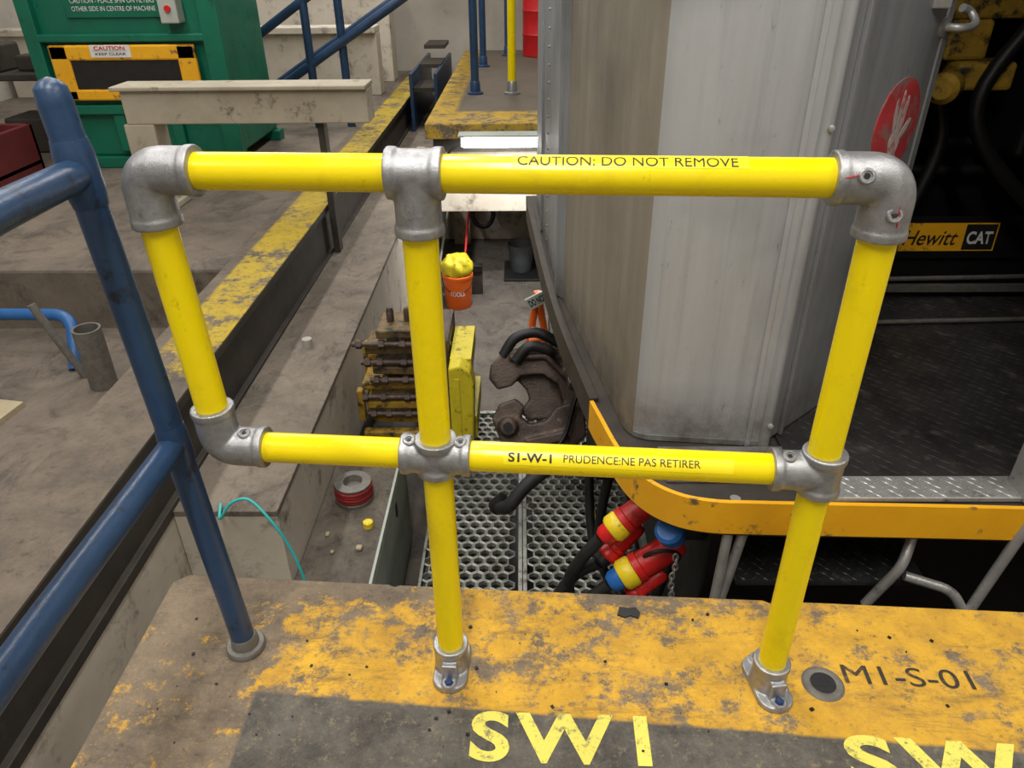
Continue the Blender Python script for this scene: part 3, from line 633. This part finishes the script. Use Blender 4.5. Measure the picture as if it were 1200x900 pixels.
tube('lamp_tube',[(-.53,6.95,-.185),(.33,6.95,-.185)],.048,LAMP,LF,16)
tube('lamp_cable',spline([(-.56,7.0,-.2),(-.68,7.0,-.3),(-.72,7.05,-.5),(-.7,7.3,-.6)]),.012,BLK,LF,8)
RP=empty('rear_guard_rail')
def bpost(name,x,y,z0,z1,mat,par,fl=True,r=.045):
    tube(name,[(x,y,z0),(x,y,z1)],r,mat,par)
    if fl: lathe(name+'_base',[(.09,0),(.09,.02),(.06,.03),(.055,.12),(.047,.14)],(x,y,z0),(0,0,1),GALV if mat is YEL else BLUE,par,24)
bpost('blue_post',-.512,8.75,-.05,2.2,BLUE,RP); bpost('blue_post_b',-.52,11.0,-.05,2.2,BLUE,RP); bpost('blue_post_c',-.20,12.2,-.05,2.2,BLUE,RP)
tubes('blue_rail',[[(-.51,8.75,1.9),(-.52,11,1.9)]],.045,BLUE,RP)
YP=empty('rear_yellow_post'); bpost('yellow_tube',-.10,8.73,-.05,2.2,YEL,YP)
lathe('red_drum',[(.28,0),(.30,.01),(.30,.28),(.31,.3),(.30,.32),(.30,.6),(.31,.62),(.30,.64),(.30,.88),(.28,.9)],(.33,12.2,-.05),(0,0,1),REDP,None,40)
S=empty('blue_stair_handrail')
tubes('handrails',[[(-3.75,8.5,-.02),(-1.6,8.5,1.31)],[(-3.24,8.5,-.30),(-.95,8.5,1.08)],[(-3.3,8.9,-.27),(-1.3,8.9,.93)],[(-2.25,8.5,-.35),(-2.25,8.5,1.5)],[(-1.90,8.55,-.35),(-1.90,8.55,1.5)],[(-2.9,8.5,-.35),(-2.9,8.5,.5)]],.045,BLUE,S)
WS=empty('steel_walkway_steps')
boxes('steps',[((-1.40,10.2,-.25),(-1.10,10.9,-.2)),((-1.40,10.9,-.05),(-1.1,11.6,0)),((-1.40,11.6,.12),(-1.1,12.3,.17))],STEELD,WS)
boxes('step_frame',[((-1.44,10.1,-.73),(-1.40,12.4,-.02)),((-1.12,10.1,-.73),(-1.08,12.4,-.02))],BLUE,WS)
boxes('rear_parapet',[((-6.9,10.6,-.35),(-1.9,10.9,.42)),((-6.9,10.5,.42),(-1.9,10.9,.50)),((-6.9,11.8,-.35),(-1.9,12.2,1.0))],WALLC,None,.01)
boxes('rear_pipe_run',[((-6.9,12.5,1.0),(4.9,12.6,1.08)),((-6.9,12.3,.60),(-1.9,12.4,.66)),((-4,12.3,-.35),(-3.94,12.6,1.0)),((2,12.3,-.05),(2.06,12.6,1.0))],GREYP)
CB=empty('cream_beam_barrier')
boxes('beam',[((-2.85,5.5,.27),(-1.09,5.72,.50)),((-2.9,5.46,.50),(-1.09,5.76,.53))],CREAM,CB,.008)
boxes('beam_post',[((-2.88,5.5,-.35),(-2.66,5.72,.27)),((-2.9,5.46,-.35),(-2.62,5.76,-.30))],CREAM,CB,.008)
boxes('beam_bracket',[((-1.49,5.56,-.73),(-1.44,5.66,.27))],STEELD,CB,.004)
# ------------------------------------------------------------------ green machine
GMc=empty('green_filter_machine')
box('body',(-4.1,6.8,-.25),(-2.56,8.0,2.0),GREEN,GMc,.02)
boxes('skids',[((-4.1,6.75,-.35),(-2.5,6.95,-.25)),((-4.1,7.85,-.35),(-2.5,8.0,-.25))],GREEN,GMc,.01)
boxes('side_frames',[((-4.16,6.72,-.3),(-4.04,6.84,2.0)),((-2.66,6.72,-.3),(-2.50,6.84,2.0)),((-4.1,6.72,.70),(-2.6,6.8,.76)),((-4.1,6.72,.12),(-2.6,6.8,.2)),((-3.6,6.74,-.2),(-3.5,6.8,.12)),((-3.1,6.74,-.2),(-3.0,6.8,.12))],GREEN,GMc,.01)
boxes('panel_frame',[((-3.98,6.70,.56),(-2.74,6.74,.68)),((-3.98,6.70,.24),(-2.74,6.74,.33)),((-3.98,6.70,.24),(-3.82,6.74,.68)),((-2.90,6.70,.24),(-2.74,6.74,.68))],ORY,GMc,.015)
box('panel_window',(-3.84,6.715,.31),(-2.88,6.735,.58),BLK,GMc)
box('caution_plate',(-3.62,6.694,.585),(-3.28,6.70,.68),PLASTW,GMc); box('caution_plate_header',(-3.60,6.690,.64),(-3.30,6.695,.675),PLASTW,GMc)
text('caution_plate_text','CAUTION',.26,.03,flat((-3.58,6.688,.643),(1,0,0),(0,0,1)),REDPL,GMc,.02)
text('caution_plate_text_b','KEEP CLEAR',.26,.02,flat((-3.58,6.692,.603),(1,0,0),(0,0,1)),BLK,GMc,.01)
box('upper_sign',(-3.78,6.78,.88),(-2.95,6.797,1.12),GREEN,GMc,.004)
text('sign_text_a','CAUTION - PLACE SPIN ON FILTERS',.70,.036,flat((-3.72,6.775,.99),(1,0,0),(0,0,1)),PLASTW,GMc,0)
text('sign_text_b','OTHER SIDE IN CENTRE OF MACHINE',.70,.036,flat((-3.72,6.775,.93),(1,0,0),(0,0,1)),PLASTW,GMc,0)
box('switch_box',(-2.95,6.66,.84),(-2.80,6.8,1.04),GREYP,GMc,.01); lathe('switch_button',[(.025,0),(.025,.02)],(-2.87,6.66,.95),(0,-1,0),REDPL,GMc)
tube('conduit',[(-2.87,6.72,1.0),(-2.87,6.72,2.0)],.015,GREYP,GMc)
# ------------------------------------------------------------------ left clutter
MB=empty('maroon_parts_bin')
boxes('bin_walls',[((-5.4,6.0,-.35),(-4.35,6.05,.05)),((-5.4,6.7,-.35),(-4.35,6.75,.05)),((-4.4,6.0,-.35),(-4.35,6.75,.05)),((-5.4,6.0,-.3),(-4.35,6.75,-.25))],MAROON,MB,.01)
boxes('bin_contents',[((-5.2,6.1,-.25),(-4.9,6.6,.12),Matrix.Rotation(.3,3,'Y')),((-4.85,6.15,-.25),(-4.5,6.5,.08),Matrix.Rotation(-.25,3,'Y'))],MAROON,MB,.01)
TB=empty('workbench')
boxes('bench',[((-6.6,7.3,.32),(-4.3,8.3,.38)),((-6.5,7.4,-.35),(-6.4,8.2,.32)),((-4.45,7.4,-.35),(-4.38,8.2,.32))],STEELD,TB,.01)
boxes('bench_clutter',[((-5.2,7.4,.38),(-4.9,7.8,.62)),((-4.8,7.5,.38),(-4.5,7.7,.52)),((-5.0,7.35,-.35),(-4.6,7.8,-.02))],STEELD,TB,.02)
tube('blue_pipe_loop',fillet([(-4.2,3.95,-.50),(-2.66,3.92,-.50),(-2.60,3.70,-.75)],.12),.035,grunge('bright_blue_pipe',(40,98,160),(34,84,140),6,.4))
ST=empty('galvanised_pipe_stub')
lathe('stub_pipe',[(.072,0),(.072,.36),(.060,.36),(.060,.30)],(-2.34,3.52,-.75),(.02,-.02,1),GALVD,ST,32,False)
lathe('stub_core',[(.060,.0),(.060,.30)],(-2.34,3.52,-.75),(.02,-.02,1),BLACKI,ST)
tube('thin_conduit_stub',[(-2.50,3.62,-.75),(-2.66,3.62,-.30)],.022,GALVD)
prism('plywood_board',[(-3.5,2.95),(-2.72,2.85),(-2.66,3.30),(-3.5,3.45)],-.75,-.72,TAN)
lathe('grease_cap',[(.03,0),(.03,.05),(.02,.055)],(-1.30,3.95,-.73),(0,0,1),WHITE)
# ------------------------------------------------------------------ lights: ceiling fluorescent rows
def fluo(x,y,ly,e):
    f=empty('ceiling_fluorescent_light')
    box('housing',(x-.16,y-ly/2,4.70),(x+.16,y+ly/2,4.80),PLASTW,f)
    d=bpy.data.lights.new('tube_light','AREA'); d.shape='RECTANGLE'; d.size=.28; d.size_y=ly*.97; d.energy=e; d.color=(1,.96,.91)
    o=bpy.data.objects.new('tube_light',d); o.location=(x,y,4.68); link(o,f)
for (x,y,ly,e) in [(-3.2,.3,4,120),(-.3,-.9,3,165),(2.8,.0,4,140),(-3.2,5.3,4,125),(-.7,3.2,3,80),(-3.4,10.3,4,150),(-.2,9,4,160)]:
    fluo(x,y,ly,e)
d=bpy.data.lights.new('work_light_glow','AREA'); d.shape='RECTANGLE'; d.size=.8; d.size_y=.06; d.energy=22
o=bpy.data.objects.new('work_light_glow',d); o.location=(-.1,6.90,-.25); link(o,LF)
w=bpy.data.worlds.new('World'); scene.world=w; w.use_nodes=True; w.node_tree.nodes['Background'].inputs[0].default_value=(.5,.52,.55,1); w.node_tree.nodes['Background'].inputs[1].default_value=.2
# ------------------------------------------------------------------ camera
cam=bpy.data.cameras.new('Camera'); co=bpy.data.objects.new('Camera',cam); link(co)
M=Matrix(([0.99991,0.00254,0.01314],[0.01002,0.50836,-0.86109],[-0.00887,0.86114,0.50829]))
co.matrix_world=Matrix.Translation((0,0,1.33))@M.to_4x4()
cam.sensor_width=36; cam.lens=25.8; cam.clip_start=.02
scene.camera=co
